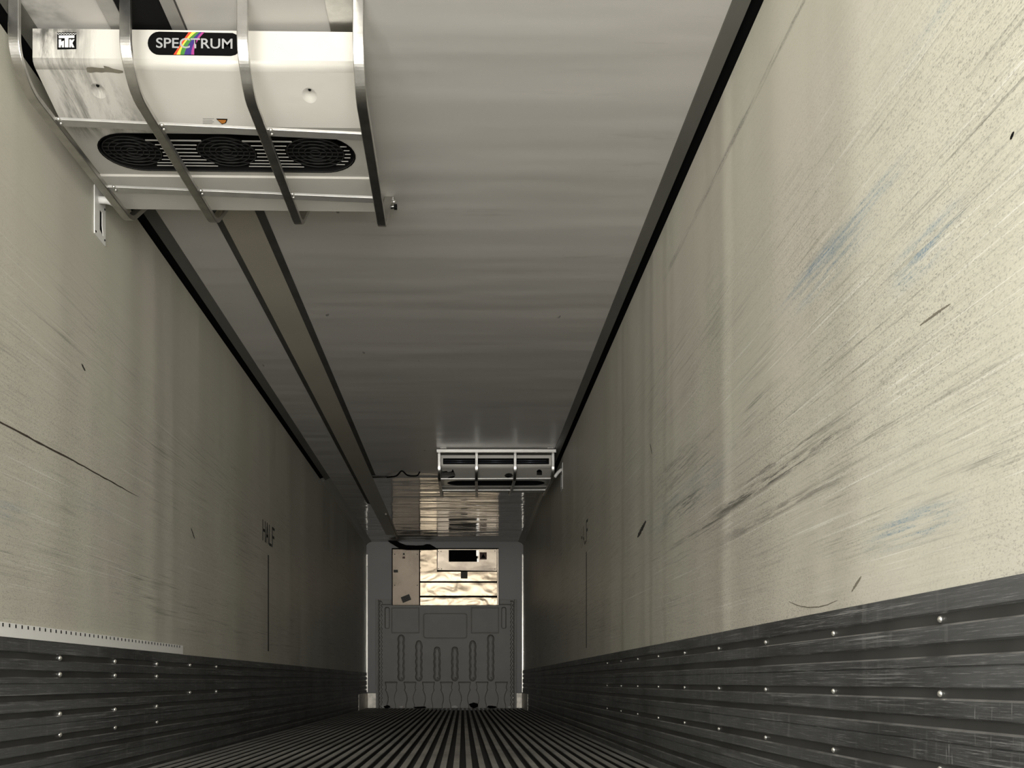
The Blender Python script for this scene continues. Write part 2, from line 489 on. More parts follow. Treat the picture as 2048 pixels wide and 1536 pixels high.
# ================================================================== SETTING
# floor: one aluminium extrusion with lengthwise T ribs
PITCH, RW = 0.0635, 0.031
prof = []           # (x, z, material of the face that follows)
n0 = int((XL - CX) / PITCH) - 1
x = XL
pts = [(XL, -0.035)]
ribs = []
for k in range(n0, 60):
    c = CX + PITCH / 2 + k * PITCH
    if c - RW / 2 > XL + 0.004 and c + RW / 2 < XR - 0.004:
        ribs.append(c)
for c in ribs:
    a, b = c - RW / 2, c + RW / 2
    pts += [(c - 0.005, -0.035), (c - 0.005, -0.007), (a, -0.005), (a + 0.001, 0.0), (b - 0.001, 0.0), (b, -0.005), (c + 0.005, -0.007), (c + 0.005, -0.035)]
pts += [(XR, -0.035), (XR, -0.12), (XL, -0.12)]
mb = MB()
ys = [Y0, L + 0.05]
n = len(pts)
mb.add([(p[0], ys[0], p[1]) for p in pts] + [(p[0], ys[1], p[1]) for p in pts],
       [(i, (i + 1) % n, n + (i + 1) % n, n + i) for i in range(n)])
for i, f in enumerate(mb.f):
    za, zb = pts[i][1], pts[(i + 1) % n][1]
    mb.m[i] = 1 if (za <= -0.03 or zb <= -0.03) else 0
floor = struct(mb.build('floor', [M['floor'], M['floor_gap']]))

# side walls
wl = struct(MB().box((XL - 0.065, Y0, -0.12), (XL, L + 0.1, WTOP)).build('wall_left', M['wall_l']))
wr = struct(MB().box((XR, Y0, -0.12), (XR + 0.065, L + 0.1, WTOP)).build('wall_right', M['wall_r']))
wf = struct(MB().box((XL, L, -0.12), (XR, L + 0.1, H + 0.05)).build('wall_front', M['grey_wall']))
for xs_ in (-1.32, 1.30):   # outer skins close the shell against stray light
    struct(MB().box((xs_, Y0, -0.12), (xs_ + 0.02, L + 0.1, H + 0.1)).build('trim_%d' % (90 if xs_ < 0 else 91), M['cove']))
# ceiling liner + roof
ce = MB().box((-1.155, Y0, H), (1.155, L, H + 0.02))
ceil = struct(ce.build('ceiling', M['ceiling']))
roof = struct(MB().box((-1.31, Y0, H + 0.045), (1.31, L + 0.1, H + 0.1)).build('ceiling_roof', M['cove']))
roof.name = 'trim_1'
# coves
tn = 2
for s in (-1, 1):
    cp = [(1.150, 2.628), (1.158, 2.616), (1.184, 2.604), (1.206, 2.594), (1.2065, 2.598), (1.211, 2.628), (1.30, 2.60), (1.30, 2.66), (1.150, 2.66)]
    mb = MB()
    n = len(cp)
    yA, yB = Y0, 10.75
    mb.add([(s * p[0], yA, p[1]) for p in cp] + [(s * p[0], yB, p[1]) for p in cp],
           [(i, (i + 1) % n, n + (i + 1) % n, n + i) for i in range(n)] + [tuple(range(n)), tuple(range(2 * n - 1, n - 1, -1))])
    for i in (3, 4, 5): mb.m[i] = 1  # recess faces in dead black: the shade of the cove gap painted in
    struct(mb.build('trim_%d' % tn, [M['cove'], M['rubber']])); tn += 1
    cp2 = [(1.150, 2.621), (1.19, 2.606), (1.22, 2.588), (1.236, 2.560), (1.30, 2.569), (1.30, 2.66), (1.150, 2.66)]
    n = len(cp2)
    mb = MB().add([(s * p[0], 10.75, p[1]) for p in cp2] + [(s * p[0], L, p[1]) for p in cp2],
                  [(i, (i + 1) % n, n + (i + 1) % n, n + i) for i in range(n)] + [tuple(range(n)), tuple(range(2 * n - 1, n - 1, -1))])
    mb.m[-1] = mb.m[-2] = 1
    struct(mb.build('trim_%d' % tn, [M['cove_far'], M['cove']])); tn += 1
# dark tracks on the ceiling and the cream duct cover between them
for (xa, xb, yb) in ((-0.900, -0.866, 12.3), (-0.692, -0.650, 10.6)):
    struct(MB().box((xa, Y0, H - 0.004), (xb, yb, H + 0.004)).build('trim_%d' % tn, M['dark_track'], bevel=0.001)); tn += 1
struct(MB().box((-0.866, 3.55, H - 0.0025), (-0.692, 14.9, H + 0.004)).build('trim_%d' % tn, M['duct_panel'])); tn += 1
for (xa, xb) in ((-0.905, -0.850), (-0.700, -0.655)):  # near ends of the same tracks, painted paler for the light on them
    struct(MB().box((xa, Y0, H - 0.006), (xb, 3.37, H + 0.004)).build('trim_%d' % tn, M['alu_lit'], bevel=0.001)); tn += 1
# open duct slot nearer than the unit: a flat black sheet paints the darkness inside
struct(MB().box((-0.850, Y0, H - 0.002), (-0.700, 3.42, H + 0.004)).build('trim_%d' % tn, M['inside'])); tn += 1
# bright lip at the end of the duct cover
struct(MB().box((-0.735, 13.0, H - 0.02), (-0.715, 15.2, H + 0.003)).build('trim_%d' % tn, M['duct_panel'])); tn += 1

# kick plates: corrugated extrusion along the foot of both walls
KP = [(0.592, 0), (0.549, 0), (0.545, -1), (0.524, -1), (0.520, 0), (0.488, 0), (0.484, -1), (0.462, -1), (0.458, 0), (0.441, 0), (0.440, -0.5), (0.438, -0.5), (0.437, 0),
      (0.400, 0), (0.397, -1), (0.378, -1), (0.374, 0), (0.342, 0), (0.338, -1), (0.320, -1), (0.316, 0), (0.2935, 0), (0.293, -0.5), (0.291, -0.5), (0.290, 0),
      (0.252, 0), (0.248, -1), (0.227, -1), (0.223, 0), (0.195, 0), (0.191, -1), (0.172, -1), (0.168, 0), (0.147, 0), (0.146, -0.5), (0.144, -0.5), (0.143, 0),
      (0.106, 0), (0.102, -1), (0.082, -1), (0.078, 0), (0.05, 0), (0.046, -1), (0.03, -1), (0.026, 0), (0.0, 0)]
def kick(side, dz, name):
    s = 1 if side == 'r' else -1
    pts = [(1.235 - 0.013 - d * 0.007, max(z + dz, -0.02)) for (z, d) in KP]
    pts = [(1.238, KP[0][0] + dz)] + pts + [(1.222, -0.03), (1.238, -0.03)]
    n = len(pts)
    mb = MB().add([(s * p[0], Y0, p[1]) for p in pts] + [(s * p[0], L - 0.01, p[1]) for p in pts],
                  [(i, (i + 1) % n, n + (i + 1) % n, n + i) for i in range(n)])
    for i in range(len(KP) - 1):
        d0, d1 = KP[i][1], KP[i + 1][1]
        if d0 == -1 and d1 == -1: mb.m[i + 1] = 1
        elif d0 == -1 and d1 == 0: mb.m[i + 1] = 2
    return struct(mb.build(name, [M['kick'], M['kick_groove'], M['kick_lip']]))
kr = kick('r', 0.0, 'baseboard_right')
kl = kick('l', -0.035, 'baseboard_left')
def copies(o, pts, parent):
    first = True
    for p in pts:
        c = o if first else o.copy()
        if not first: COL.objects.link(c)
        first = False
        c.location = p
        c.parent = parent
        c.matrix_parent_inverse = Matrix.Identity(4)
rv = MB().dome((0, 0, 0), (-1, 0, 0), 0.0078, 0.007).build('rivet', M['rivet'])
copies(rv, [(XR - 0.0062, 1.40 + 0.566 * i, z) for i in range(1, 10) for z in (0.534, 0.387, 0.237)], kr)
rv = MB().dome((0, 0, 0), (1, 0, 0), 0.0115, 0.011).build('rivet', M['rivet'])
copies(rv, [(XL + 0.0062, 3.717 + 0.588 * i, z) for i in range(0, 3) for z in (0.499, 0.438, 0.290, 0.213)]
       + [(XL + 0.0062, 5.49 + 0.588 * i, z) for i in range(0, 2) for z in (0.503, 0.352)], kl)

# perforated white strip above the left kick plate
st = MB().box((XL - 0.002, Y0, 0.558), (XL + 0.016, 5.33, 0.606)).build('perforated_strip', M['white_strip'], bevel=0.001)
st.location = (0, 0, 0)
tag(st, 'white strip with a row of small dark slits above the left kick plate', 'strip')
tk = MB().box((-0.001, -0.0028, -0.006), (0.0012, 0.0028, 0.006)).build('slit', M['black'])
copies(tk, [(XL + 0.0165, 2.3 + 0.047 * i, 0.597) for i in range(0, 64)], st)

# corner strips of the front wall, aluminium corner plates
for s in (-1, 1):
    x0 = s * 1.235
    mb = MB()
    z = 0.25
    for k in range(12):
        h = 0.178 if k < 9 else 0.19
        mb.box((x0 - s * 0.002, L - 0.035, z), (x0 - s * 0.020, L + 0.002, z + h - 0.006))
        z += h
    mb.box((x0 - s * 0.002, L - 0.03, 0.25), (x0 - s * 0.016, L + 0.002, 2.2))
    struct(mb.build('trim_%d' % tn, M['alu_pol'])); tn += 1
    struct(MB().box((x0 - s * 0.02, L - 0.03, 0.0), (x0 - s * 0.165, L + 0.002, 0.235)).build('trim_%d' % tn, M['alu_patch'], bevel=0.003)); tn += 1
    struct(MB().box((x0 - s * 0.008, 14.35, -0.005), (x0 - s * 0.0185, L - 0.02, 0.235)).build('trim_%d' % tn, M['alu_patch'], bevel=0.003)); tn += 1

# HALF marks: hand painted letters and the line under them
GL = {'H': [((0, 0), (0, 1)), ((1, 0), (1, 1)), ((0, .52), (1, .52))],
      'A': [((0, 0), (.5, 1)), ((1, 0), (.5, 1)), ((.2, .35), (.8, .35))],
      'L': [((0, 1), (0, 0)), ((0, 0), (1, 0))],
      'F': [((0, 0), (0, 1)), ((0, 1), (1, 1)), ((0, .52), (.8, .52))]}
def letters(txt, wallx, sgn, yA, yB, z0, z1, wd, mat, name, parent, i0=0, total=4):
    """letters on a side wall; y runs from yA (first letter) to yB"""
    cell = (yB - yA) / total
    mb = MB()
    d = sgn * 0.0012
    for k, ch in enumerate(txt):
        ya = yA + cell * (k + i0) + cell * 0.10
        for (a, b) in GL[ch]:
            A = Vector((wallx, ya + a[0] * cell * 0.72, z0 + a[1] * (z1 - z0)))
            B = Vector((wallx, ya + b[0] * cell * 0.72, z0 + b[1] * (z1 - z0)))
            t = (B - A).normalized()
            nn = Vector((0, -t.z, t.y)) * wd / 2
            A -= t * wd * .4; B += t * wd * .4
            mb.prism([A + nn, A - nn, B - nn, B + nn], (d, 0, 0))
    return mb.build(name, mat, parent)
letters('HALF', XL, 1, 7.52, 8.02, 1.492, 1.635, 0.021, M['marker'], 'painted_lettering', wl)
letters('HAL', XR, -1, 7.98, 7.55, 1.495, 1.630, 0.020, M['marker_faded'], 'painted_lettering', wr)
letters('F', XR, -1, 7.98, 7.55, 1.50, 1.645, 0.022, M['marker'], 'painted_lettering', wr, 3)
MB().box((XL, 7.725, 0.65), (XL + 0.0012, 7.765, 1.40)).build('painted_line', M['marker'], wl)
MB().box((XR, 7.633, 0.672), (XR - 0.0012, 7.668, 1.412)).build('painted_line', M['marker'], wr)

def wiggle(wallx, sgn, pts, wd, mat, name, parent, seed=1, jag=0.4):
    """irregular scratch on a side wall; pts are (y, z), wd half widths"""
    rr = random.Random(seed)
    up, dn = [], []
    N = 40
    for i in range(N + 1):
        t = i / N * (len(pts) - 1)
        k = min(int(t), len(pts) - 2); f = t - k
        y = pts[k][0] * (1 - f) + pts[k + 1][0] * f
        z = pts[k][1] * (1 - f) + pts[k + 1][1] * f
        h = wd * (math.sin(math.pi * min(1, max(0.02, i / N))) ** 0.5) * (1 - jag * rr.random())
        z += wd * 0.5 * (rr.random() - 0.5)
        up.append((wallx, y, z + h)); dn.append((wallx, y, z - h))
    return MB().prism(up + dn[::-1], (sgn * 0.001, 0, 0)).build(name, mat, parent)
wiggle(XL, 1, [(2.6, 1.262), (3.3, 1.262), (3.9, 1.272), (4.65, 1.276)], 0.0045, M['crack'], 'scratch', wl, 3)
wiggle(XL, 1, [(5.54, 1.27), (5.62, 1.22)], 0.007, M['marker'], 'scuff', wl, 4)
wiggle(XL, 1, [(3.95, 1.675), (3.99, 1.66)], 0.006, M['marker'], 'scuff', wl, 5)
wiggle(XR, -1, [(5.16, 1.245), (5.42, 1.20)], 0.017, M['marker'], 'scuff', wr, 6)
wiggle(XR, -1, [(2.90, 0.645), (2.82, 0.627), (2.74, 0.616), (2.66, 0.611), (2.59, 0.612), (2.525, 0.618)], 0.0018, M['marker_faded'], 'scuff', wr, 7)
wiggle(XR, -1, [(2.432, 0.632), (2.372, 0.662)], 0.005, M['marker_faded'], 'scuff', wr, 17)
wiggle(XR, -1, [(5.05, 1.62), (5.0, 1.56)], 0.005, M['marker'], 'scuff', wr, 8)
wiggle(XR, -1, [(1.716, 1.36), (1.728, 1.355)], 0.004, M['black'], 'scuff', wr, 9)
wiggle(XR, -1, [(1.94, 1.149), (2.0, 1.152), (2.07, 1.153)], 0.003, M['marker_faded'], 'scuff', wr, 10)

# ================================================================== CEILING EVAPORATOR UNITS
TILT = -0.011
PROF = [(3.340, 2.608), (3.340, 2.510), (3.343, 2.499), (3.352, 2.491), (3.365, 2.486), (3.590, 2.424), (3.960, 2.436), (3.966, 2.430), (4.220, 2.420), (4.226, 2.60)]
XA, XB = -1.165, -0.075

def unit(name, label, dx, dy, dz, xa, xb, tilt, far):
    def pt(x, k):
        y, z = PROF[k]
        return Vector((x + dx, y + dy, z + dz + tilt * (x - xa)))
    base = pt((xa + xb) / 2, 0)
    u = thing(name, label, 'cooling unit', (base.x, (PROF[0][0] + PROF[8][0]) / 2 + dy, H))
    mat = M['housing_far'] if far else M['housing']
    planes = {}
    for key, (a, b) in {'front': (0, 1), 'bevel': (4, 5), 'under': (5, 6), 'lip': (7, 8)}.items():
        p0, p1, p2 = pt(xa, a), pt(xb, a), pt(xa, b)
        nrm = (p1 - p0).cross(p2 - p0).normalized()
        if nrm.y > 0 and key in ('front', 'bevel'): nrm = -nrm
        if key in ('under', 'lip') and nrm.z > 0: nrm = -nrm
        planes[key] = (p0, nrm)
    mb = MB()
    def quadloop(a, b):
        return [pt(xa, a), pt(xb, a), pt(xb, b), pt(xa, b)]
    # stadium opening in the underside
    pu, nu = planes['under']
    xc, half, rad = -0.6135, 0.4815, 0.138
    yc = 3.782
    def under_pt(x, y, off=0.0):
        t = (y - PROF[5][0]) / (PROF[6][0] - PROF[5][0])
        z = PROF[5][1] * (1 - t) + PROF[6][1] * t
        return Vector((x + dx, y + dy, z + dz + tilt * (x - xa))) + nu * off
    stad = []
    for k in range(17):
        a = math.pi / 2 + math.pi * k / 16
        stad.append((xc - half + rad + rad * math.cos(a), yc + rad * math.sin(a)))
    for k in range(17):
        a = -math.pi / 2 + math.pi * k / 16
        stad.append((xc + half - rad + rad * math.cos(a), yc + rad * math.sin(a)))
    holes_under = [[under_pt(*p) for p in stad]]
    holes_bevel, holes_front = [], []
    pb, nb = planes['bevel']
    if far:
        for loop in ([(882, 935), (885, 943), (893, 942), (896, 944), (903, 943), (905.5, 938), (909, 946), (911, 950), (909, 954), (903, 957), (882.5, 957)],
                     [(1009, 951), (1012, 947.5), (1018, 946), (1024, 948), (1026, 952), (1021, 954.5), (1016, 955.5), (1011, 954)],
                     [(1073.5, 950), (1073.5, 942), (1076, 939.5), (1079, 938.8), (1082, 940), (1084, 943), (1084, 950.2)]):
            holes_bevel.append([hit(a, b, pb, nb) for a, b in loop])
        # clip to the bevel
        for hl in holes_bevel:
            for i, q in enumerate(hl):
                y = min(max(q.y, PROF[4][0] + dy + 0.006), PROF[5][0] + dy - 0.006)
                t = (y - dy - PROF[4][0]) / (PROF[5][0] - PROF[4][0])
                x = min(max(q.x, xa + dx + 0.006), xb + dx - 0.006)
                hl[i] = Vector((x, y, pt(x - dx, 4).z * (1 - t) + pt(x - dx, 5).z * t))
        pf, nf = planes['front']
        holes_front.append([Vector((x, pf.y, z)) for x, z in ((xa + dx + 0.03, 2.550), (xb + dx - 0.03, 2.550), (xb + dx - 0.03, 2.493), (xa + dx + 0.03, 2.493))])
    else:
        # two round dimples pressed into the sloping face
        for (a, b) in ((197, 182), (619, 191)):
            c = hit(a, b, pb, nb)
            vdir = (pt(xa, 5) - pt(xa, 4)).normalized()
            loop = [c + Vector((1, 0, 0)) * 0.026 * math.cos(t) + vdir * 0.032 * math.sin(t) for t in [2 * math.pi * k / 20 for k in range(20)]]
            holes_bevel.append(loop)
            cen = c - nb * 0.011 - vdir * 0.004
            rings = [loop, [c + (q - c) * 0.55 - nb * 0.008 for q in loop]]
            vs = rings[0] + rings[1] + [cen]
            fs = [(k, (k + 1) % 20, 20 + (k + 1) % 20, 20 + k) for k in range(20)] + [(20 + k, 20 + (k + 1) % 20, 40) for k in range(20)]
            mb.add(vs, fs, 0, True)
    for k in range(len(PROF) - 1):
        lp = quadloop(k, k + 1)
        hs = holes_front if k == 0 else holes_bevel if k == 4 else holes_under if k == 5 else []
        if hs:
            V_, F_ = fill_holes(lp, hs)
            mb.add(V_, F_)
        else:
            mb.add(lp, [(0, 1, 2, 3)], 0, k in (1, 2, 3))
    n = len(PROF)
    for xx in (xa, xb):
        mb.add([pt(xx, k) for k in range(n)], [tuple(range(n))])
    mb.add(quadloop(0, n - 1), [(0, 1, 2, 3)])
    hs_ = mb.build('housing', mat, u, merge=True)
    # recess of the grille
    mb = MB()
    ring0 = [under_pt(*p, 0.001) for p in stad]
    ring1 = [under_pt(*p, -0.05) for p in stad]
    m_ = len(stad)
    mb.add(ring0 + ring1, [(k, (k + 1) % m_, m_ + (k + 1) % m_, m_ + k) for k in range(m_)] + [tuple(range(m_, 2 * m_))])
    gr = mb.build('outlet_grille', M['inside'], u)
    # raised rim
    mb = MB()
    inn = [under_pt(p[0], p[1], 0.002) for p in stad]
    outr = [under_pt(xc + (p[0] - xc) * 1.012, yc + (p[1] - yc) * 1.045, 0.002) for p in stad]
    mb.add(inn + outr, [(k, (k + 1) % m_, m_ + (k + 1) % m_, m_ + k) for k in range(m_)])
    mb.build('rim', M['rubber'], gr)
    fans = [-0.977, -0.6165, -0.279]
    fr = 0.108
    if not far:
        for cx_ in fans:
            mb = MB()
            for r_ in (0.108, 0.086, 0.064, 0.042, 0.02):
                mb.tube([under_pt(cx_ + r_ * math.cos(a), yc + r_ * math.sin(a), -0.004) for a in [2 * math.pi * k / 28 for k in range(29)]], 0.002, 5)
            for k in range(-3, 4):
                yy = k * 0.028
                hw = math.sqrt(max(0, fr ** 2 - yy ** 2))
                mb.tube([under_pt(cx_ - hw, yc + yy, -0.006), under_pt(cx_ + hw, yc + yy, -0.006)], 0.0022, 5)
            mb.build('fan_guard', M['guard'], gr)
            mb = MB()
            mb.add([under_pt(cx_ + fr * math.cos(a), yc + fr * math.sin(a), -0.012) for a in [2 * math.pi * k / 32 for k in range(32)]], [tuple(range(32))])
            mb.build('fan_screen', M['inside'], gr)
        # pale louvre slats between the fans
        for i, yy in enumerate((3.700, 3.733, 3.762, 3.790, 3.817, 3.845, 3.870, 3.893)):
            hw = math.sqrt(max(0.0, fr ** 2 - (yy - yc) ** 2)) if abs(yy - yc) < fr else 0.0
            th = 0.0075 if i == 0 else 0.0036
            segs = [(fans[0] + max(hw, .055) + 0.006, fans[1] - max(hw, .055) - 0.006), (fans[1] + max(hw, .055) + 0.006, fans[2] - max(hw, .055) - 0.006)]
            if 1 <= i <= 6:
                segs.append((fans[2] + hw + 0.004, min(fans[2] + 0.135, xc + half - rad + math.sqrt(rad ** 2 - (yy - yc) ** 2) - 0.014)))
            for (a, b) in segs:
                if b - a < 0.01: continue
                mb = MB()
                q = [under_pt(a, yy - th / 2, -0.003), under_pt(b, yy - th / 2, -0.003), under_pt(b, yy + th / 2, -0.003), under_pt(a, yy + th / 2, -0.003)]
                mb.prism(q, -nu * 0.002)
                mb.build('louvre_slat', M['slat'], gr)
    else:
        # evaporator coil behind the upper slot
        mb = MB()
        yb_ = PROF[0][0] + dy
        mb.box((xa + dx + 0.02, yb_ + 0.05, 2.46), (xb + dx - 0.02, yb_ + 0.20, 2.57))
        co = mb.build('coil', M['inside'], u)
        for zz in (2.515, 2.532):
            for (a, b) in ((0.04, 0.34), (0.375, 0.70), (0.735, 1.02)):
                MB().tube([(xa + dx + a, yb_ + 0.022, zz), (xa + dx + b, yb_ + 0.022, zz)], 0.004, 8).build('coil_tube', M['fin'], co)
    return u, planes, pt, under_pt

u1, pl1, pt1, up1 = unit('evaporator_unit', 'white stained ceiling cooling unit at upper left with black spectrum badge', 0, 0, 0, XA, XB, TILT, False)
u2, pl2, pt2, up2 = unit('evaporator_unit', 'far white ceiling cooling unit with torn holes in its face, beside the right wall', 1.228, 6.16, -0.028, XA, XB - 0.015, 0.0, True)

# ---- marks on the near unit
def decal(plane, loop, mat, name, parent, off=0.0004, th=0.0012):
    p0, nn = pl1[plane]
    lp = [hit(a, b, p0, nn) + nn * off for a, b in loop]
    return MB().prism(lp, nn * th).build(name, mat, parent)
p0f, nf = pl1['front']
def badge_loop():
    lp = []
    for k in range(13):
        a = math.pi / 2 + math.pi * k / 12
        lp.append((318.5 + 22.5 * math.cos(a), 87.3 - 22.8 * math.sin(a)))
    lp += [(462, 112.2), (471, 110), (479.5, 103.5), (478.5, 77), (474, 71), (466, 67.2)]
    return lp
bd = decal('front', badge_loop(), M['black'], 'badge', u1, 0.0003, 0.003)
# lettering on the badge
me = text_mesh('SPECTRUM', 1.0, 'lettering')
xs = [v.co.x for v in me.vertices]; zs = [v.co.y for v in me.vertices]
bx0, bx1, bz0, bz1 = min(xs), max(xs), min(zs), max(zs)
for v in me.vertices:
    fx = (v.co.x - bx0) / (bx1 - bx0); fz = (v.co.y - bz0) / (bz1 - bz0)
    pxx = 313 + fx * (465.5 - 313)
    pyy = (97.3 + 1.9 * fx) - fz * 20.3
    q = hit(pxx, pyy, p0f, nf) + nf * 0.0042
    v.co = q
me.materials.append(M['silver_ink'])
lt = bpy.data.objects.new('lettering', me); COL.objects.link(lt); attach(lt, bd)
# rainbow
RB = [(347.5, 353.5, 361, 369, 383, 389), (362.5, 366.5, 370, 379, 388.5, 393), (378, 384.5, 393, 399.5, 404, 410)]
mb = MB()
N = 10
def q3(a, b, c, t): return a * (1 - t) * (1 - 2 * t) + 4 * b * t * (1 - t) + c * t * (2 * t - 1)
for i in range(5):
    vs = []
    for k in range(N + 1):
        t = k / N
        yy = 110.7 - t * (110.7 - 65.6)
        for e in (i, i + 1):
            xx = q3(RB[0][e], RB[1][e], RB[2][e], t)
            vs.append(hit(xx, yy, p0f, nf) + nf * 0.0037)
    mb.add(vs, [(2 * k, 2 * k + 1, 2 * k + 3, 2 * k + 2) for k in range(N)], i)
mb.build('rainbow', [M['r_red'], M['r_yellow'], M['r_green'], M['r_blue'], M['r_pink']], bd)
# square emblem with an icicle top edge and monogram
S = 420 / 2048.0
top = [(560 + (745 - 560) * k / 14, 316 + (8 if k % 2 else 0)) for k in range(15)]
lg = decal('front', [(a * S, b * S) for a, b in top + [(745, 480), (560, 484)]], M['black'], 'emblem', u1, 0.0003, 0.0015)
def strokes(polys, mat, name, parent, off):
    mb = MB()
    for pl_ in polys:
        mb.prism([hit(a * S, b * S, p0f, nf) + nf * off for a, b in pl_], nf * 0.0006)
    return mb.build(name, mat, parent)
strokes([[(575, 350), (728, 348), (728, 374), (575, 376)], [(634, 374), (670, 374), (670, 466), (634, 466)],
         [(575, 388), (600, 388), (600, 410), (626, 400), (626, 466), (606, 466), (606, 440), (596, 450), (596, 466), (575, 466)],
         [(678, 388), (698, 388), (698, 404), (712, 388), (730, 388), (708, 424), (728, 466), (704, 466), (694, 440), (694, 466), (678, 466)]],
        M['white_ink'], 'monogram', lg, 0.0018)
mb = MB()
tw = [(560 + (745 - 560) * k / 14, 327 + (8 if k % 2 else 0)) for k in range(15)]
vs = [hit(a * S, b * S, p0f, nf) + nf * 0.0019 for a, b in tw] + [hit(a * S, (b + 6) * S, p0f, nf) + nf * 0.0019 for a, b in tw]
mb.add(vs, [(k, k + 1, 16 + k, 15 + k) for k in range(14)])
mb.build('wavy_line', M['white_ink'], lg)
# adhesive residue, caution sticker, fine print, bolts of the dimples
decal('bevel', [(a * S, b * S) for a, b in [(842, 662), (850, 655), (900, 653), (960, 660), (1018, 664), (1010, 640), (1060, 652), (1100, 668), (1200, 690), (1200, 708), (1160, 714), (1100, 705), (1030, 700), (990, 706), (940, 700), (880, 708), (850, 700)]],
      M['residue'], 'adhesive_residue', u1, 0.0003, 0.0006)
tri = decal('bevel', [(432.5, 237), (455, 237.5), (452, 245.5), (444, 248)], M['black'], 'caution_sticker', u1)
p0b, nbv = pl1['bevel']
MB().prism([hit(a, b, p0b, nbv) + nbv * 0.0018 for a, b in [(435.5, 238.8), (452.5, 239.2), (450.5, 244.5), (444, 246.3)]], nbv * 0.0004).build('amber_face', M['amber'], tri)
mb = MB()
for k in range(4):
    yy = 236.5 + 3.1 * k
    mb.prism([hit(a, b, p0b, nbv) + nbv * 0.0005 for a, b in [(405.5, yy), (428 - (k % 2) * 3, yy), (428 - (k % 2) * 3, yy + 1.0), (405.5, yy + 1.0)]], nbv * 0.0005)
mb.build('fine_print', M['grey_ink'], u1)
for (a, b) in ((195, 174), (619, 182)):
    c = hit(a, b, p0b, nbv)
    MB().dome(c - nbv * 0.009, nbv, 0.0062, 0.008).build('bolt', M['black'], u1)
# screws down the right end panel
for (yy, zz) in ((3.46, 2.52), (3.80, 2.50), (4.02, 2.48), (4.12, 2.50)):
    MB().dome((XB, yy, zz - 0.012), (1, 0, 0), 0.006, 0.004).build('screw', M['rubber'], u1)

# ================================================================== GUARD CAGES
def fillet(pts, rad, seg=12):
    pts = [Vector(p) for p in pts]
    o = [pts[0]]
    for i in range(1, len(pts) - 1):
        a, b, c = pts[i - 1], pts[i], pts[i + 1]
        r_ = min(rad, (a - b).length * 0.45, (c - b).length * 0.45)
        p, q = b + (a - b).normalized() * r_, b + (c - b).normalized() * r_
        for k in range(seg + 1):
            t = k / seg
            o.append(p * (1 - t) ** 2 + b * 2 * t * (1 - t) + q * t ** 2)
    o.append(pts[-1])
    return o
def flat_bar(path, wx, th):
    """rectangular section swept along a path lying roughly in a y-z plane"""
    mb = MB()
    n = len(path); vs = []
    for i, p in enumerate(path):
        t = (path[min(i + 1, n - 1)] - path[max(i - 1, 0)]); t.x = 0; t.normalize()
        nn = Vector((0, -t.z, t.y)) * th / 2
        X = Vector((wx / 2, 0, 0))
        vs += [p - X - nn, p + X - nn, p + X + nn, p - X + nn]
    fs = [(0, 1, 2, 3), (4 * n - 1, 4 * n - 2, 4 * n - 3, 4 * n - 4)]
    for i in range(n - 1):
        for k in range(4):
            k2 = (k + 1) % 4
            fs.append((4 * i + k, 4 * i + k2, 4 * i + 4 + k2, 4 * i + 4 + k))
    return mb.add(vs, fs)
def cage(name, label, loc, bars, crosses, wx, th, feet):
    c = thing(name, label, 'guard cage', loc)
    for b in bars:
        flat_bar(fillet(b, 0.05), wx, th).build('guard_bar', M['alu'], c, bevel=0.0025)
    for (A, B, dy, tz) in crosses:
        A, B = Vector(A), Vector(B)
        mb = MB()
        lp = [A + Vector((0, -dy / 2, -tz / 2)), A + Vector((0, dy / 2, -tz / 2)), A + Vector((0, dy / 2, tz / 2)), A + Vector((0, -dy / 2, tz / 2))]
        mb.prism(lp, B - A)
        mb.build('cross_bar', M['alu_cross'], c, bevel=0.001)
    for p in feet:
        MB().box((p[0] - 0.03, p[1] - 0.035, H - 0.006), (p[0] + 0.03, p[1] + 0.035, H - 0.0005)).build('foot_plate', M['alu'], c, bevel=0.001)
    return c
bars = []
for (xn, xf, zn, zf) in ((-1.165, -1.135, 2.374, 2.372), (-0.806, -0.775, 2.362, 2.362), (-0.428, -0.414, 2.354, 2.354), (-0.055, -0.060, 2.346, 2.344)):
    xm = xn * 0.9 + xf * 0.1
    bars.append([(xn, 3.205, H - 0.004), (xn, 3.205, 2.445), (xm, 3.300, zn), (xf, 4.215, zf), (xf + 0.004, 4.53, H - 0.004)])
c1 = cage('guard_cage', 'aluminium bar guard cage around the near spectrum unit', (-0.61, 3.7, H), bars,
          [((-1.15, 3.490, 2.380), (-0.06, 3.535, 2.352), 0.042, 0.009), ((-1.14, 3.960, 2.378), (-0.06, 3.995, 2.350), 0.042, 0.009)],
          0.036, 0.020, [])
for (x_, y_, z_) in ((-1.128, 3.475, 2.377), (-0.772, 3.492, 2.366), (-0.394, 3.508, 2.358), (-0.758, 3.955, 2.366), (-0.396, 3.968, 2.358), (-1.10, 3.945, 2.376)):
    mb = MB()
    mb.dome((x_, y_ - 0.012, z_ - 0.004), (0.3, -0.5, -0.8), 0.007, 0.007, 8, 3)
    mb.dome((x_, y_ + 0.010, z_ - 0.006), (0.3, -0.5, -0.8), 0.006, 0.006, 8, 3)
    mb.build('weld_bead', M['alu_edge'], c1)
fl = MB().box((-0.075, 4.515, H - 0.05), (-0.030, 4.535, H - 0.002)).build('mounting_bracket', M['alu'], c1, bevel=0.002)
MB().tube([(-0.04, 4.505, 2.588), (-0.022, 4.505, 2.588)], 0.008, 8).build('bolt', M['alu_edge'], fl)
MB().box((-0.030, 4.498, 2.555), (-0.016, 4.512, 2.575)).build('nut', M['rubber'], fl)

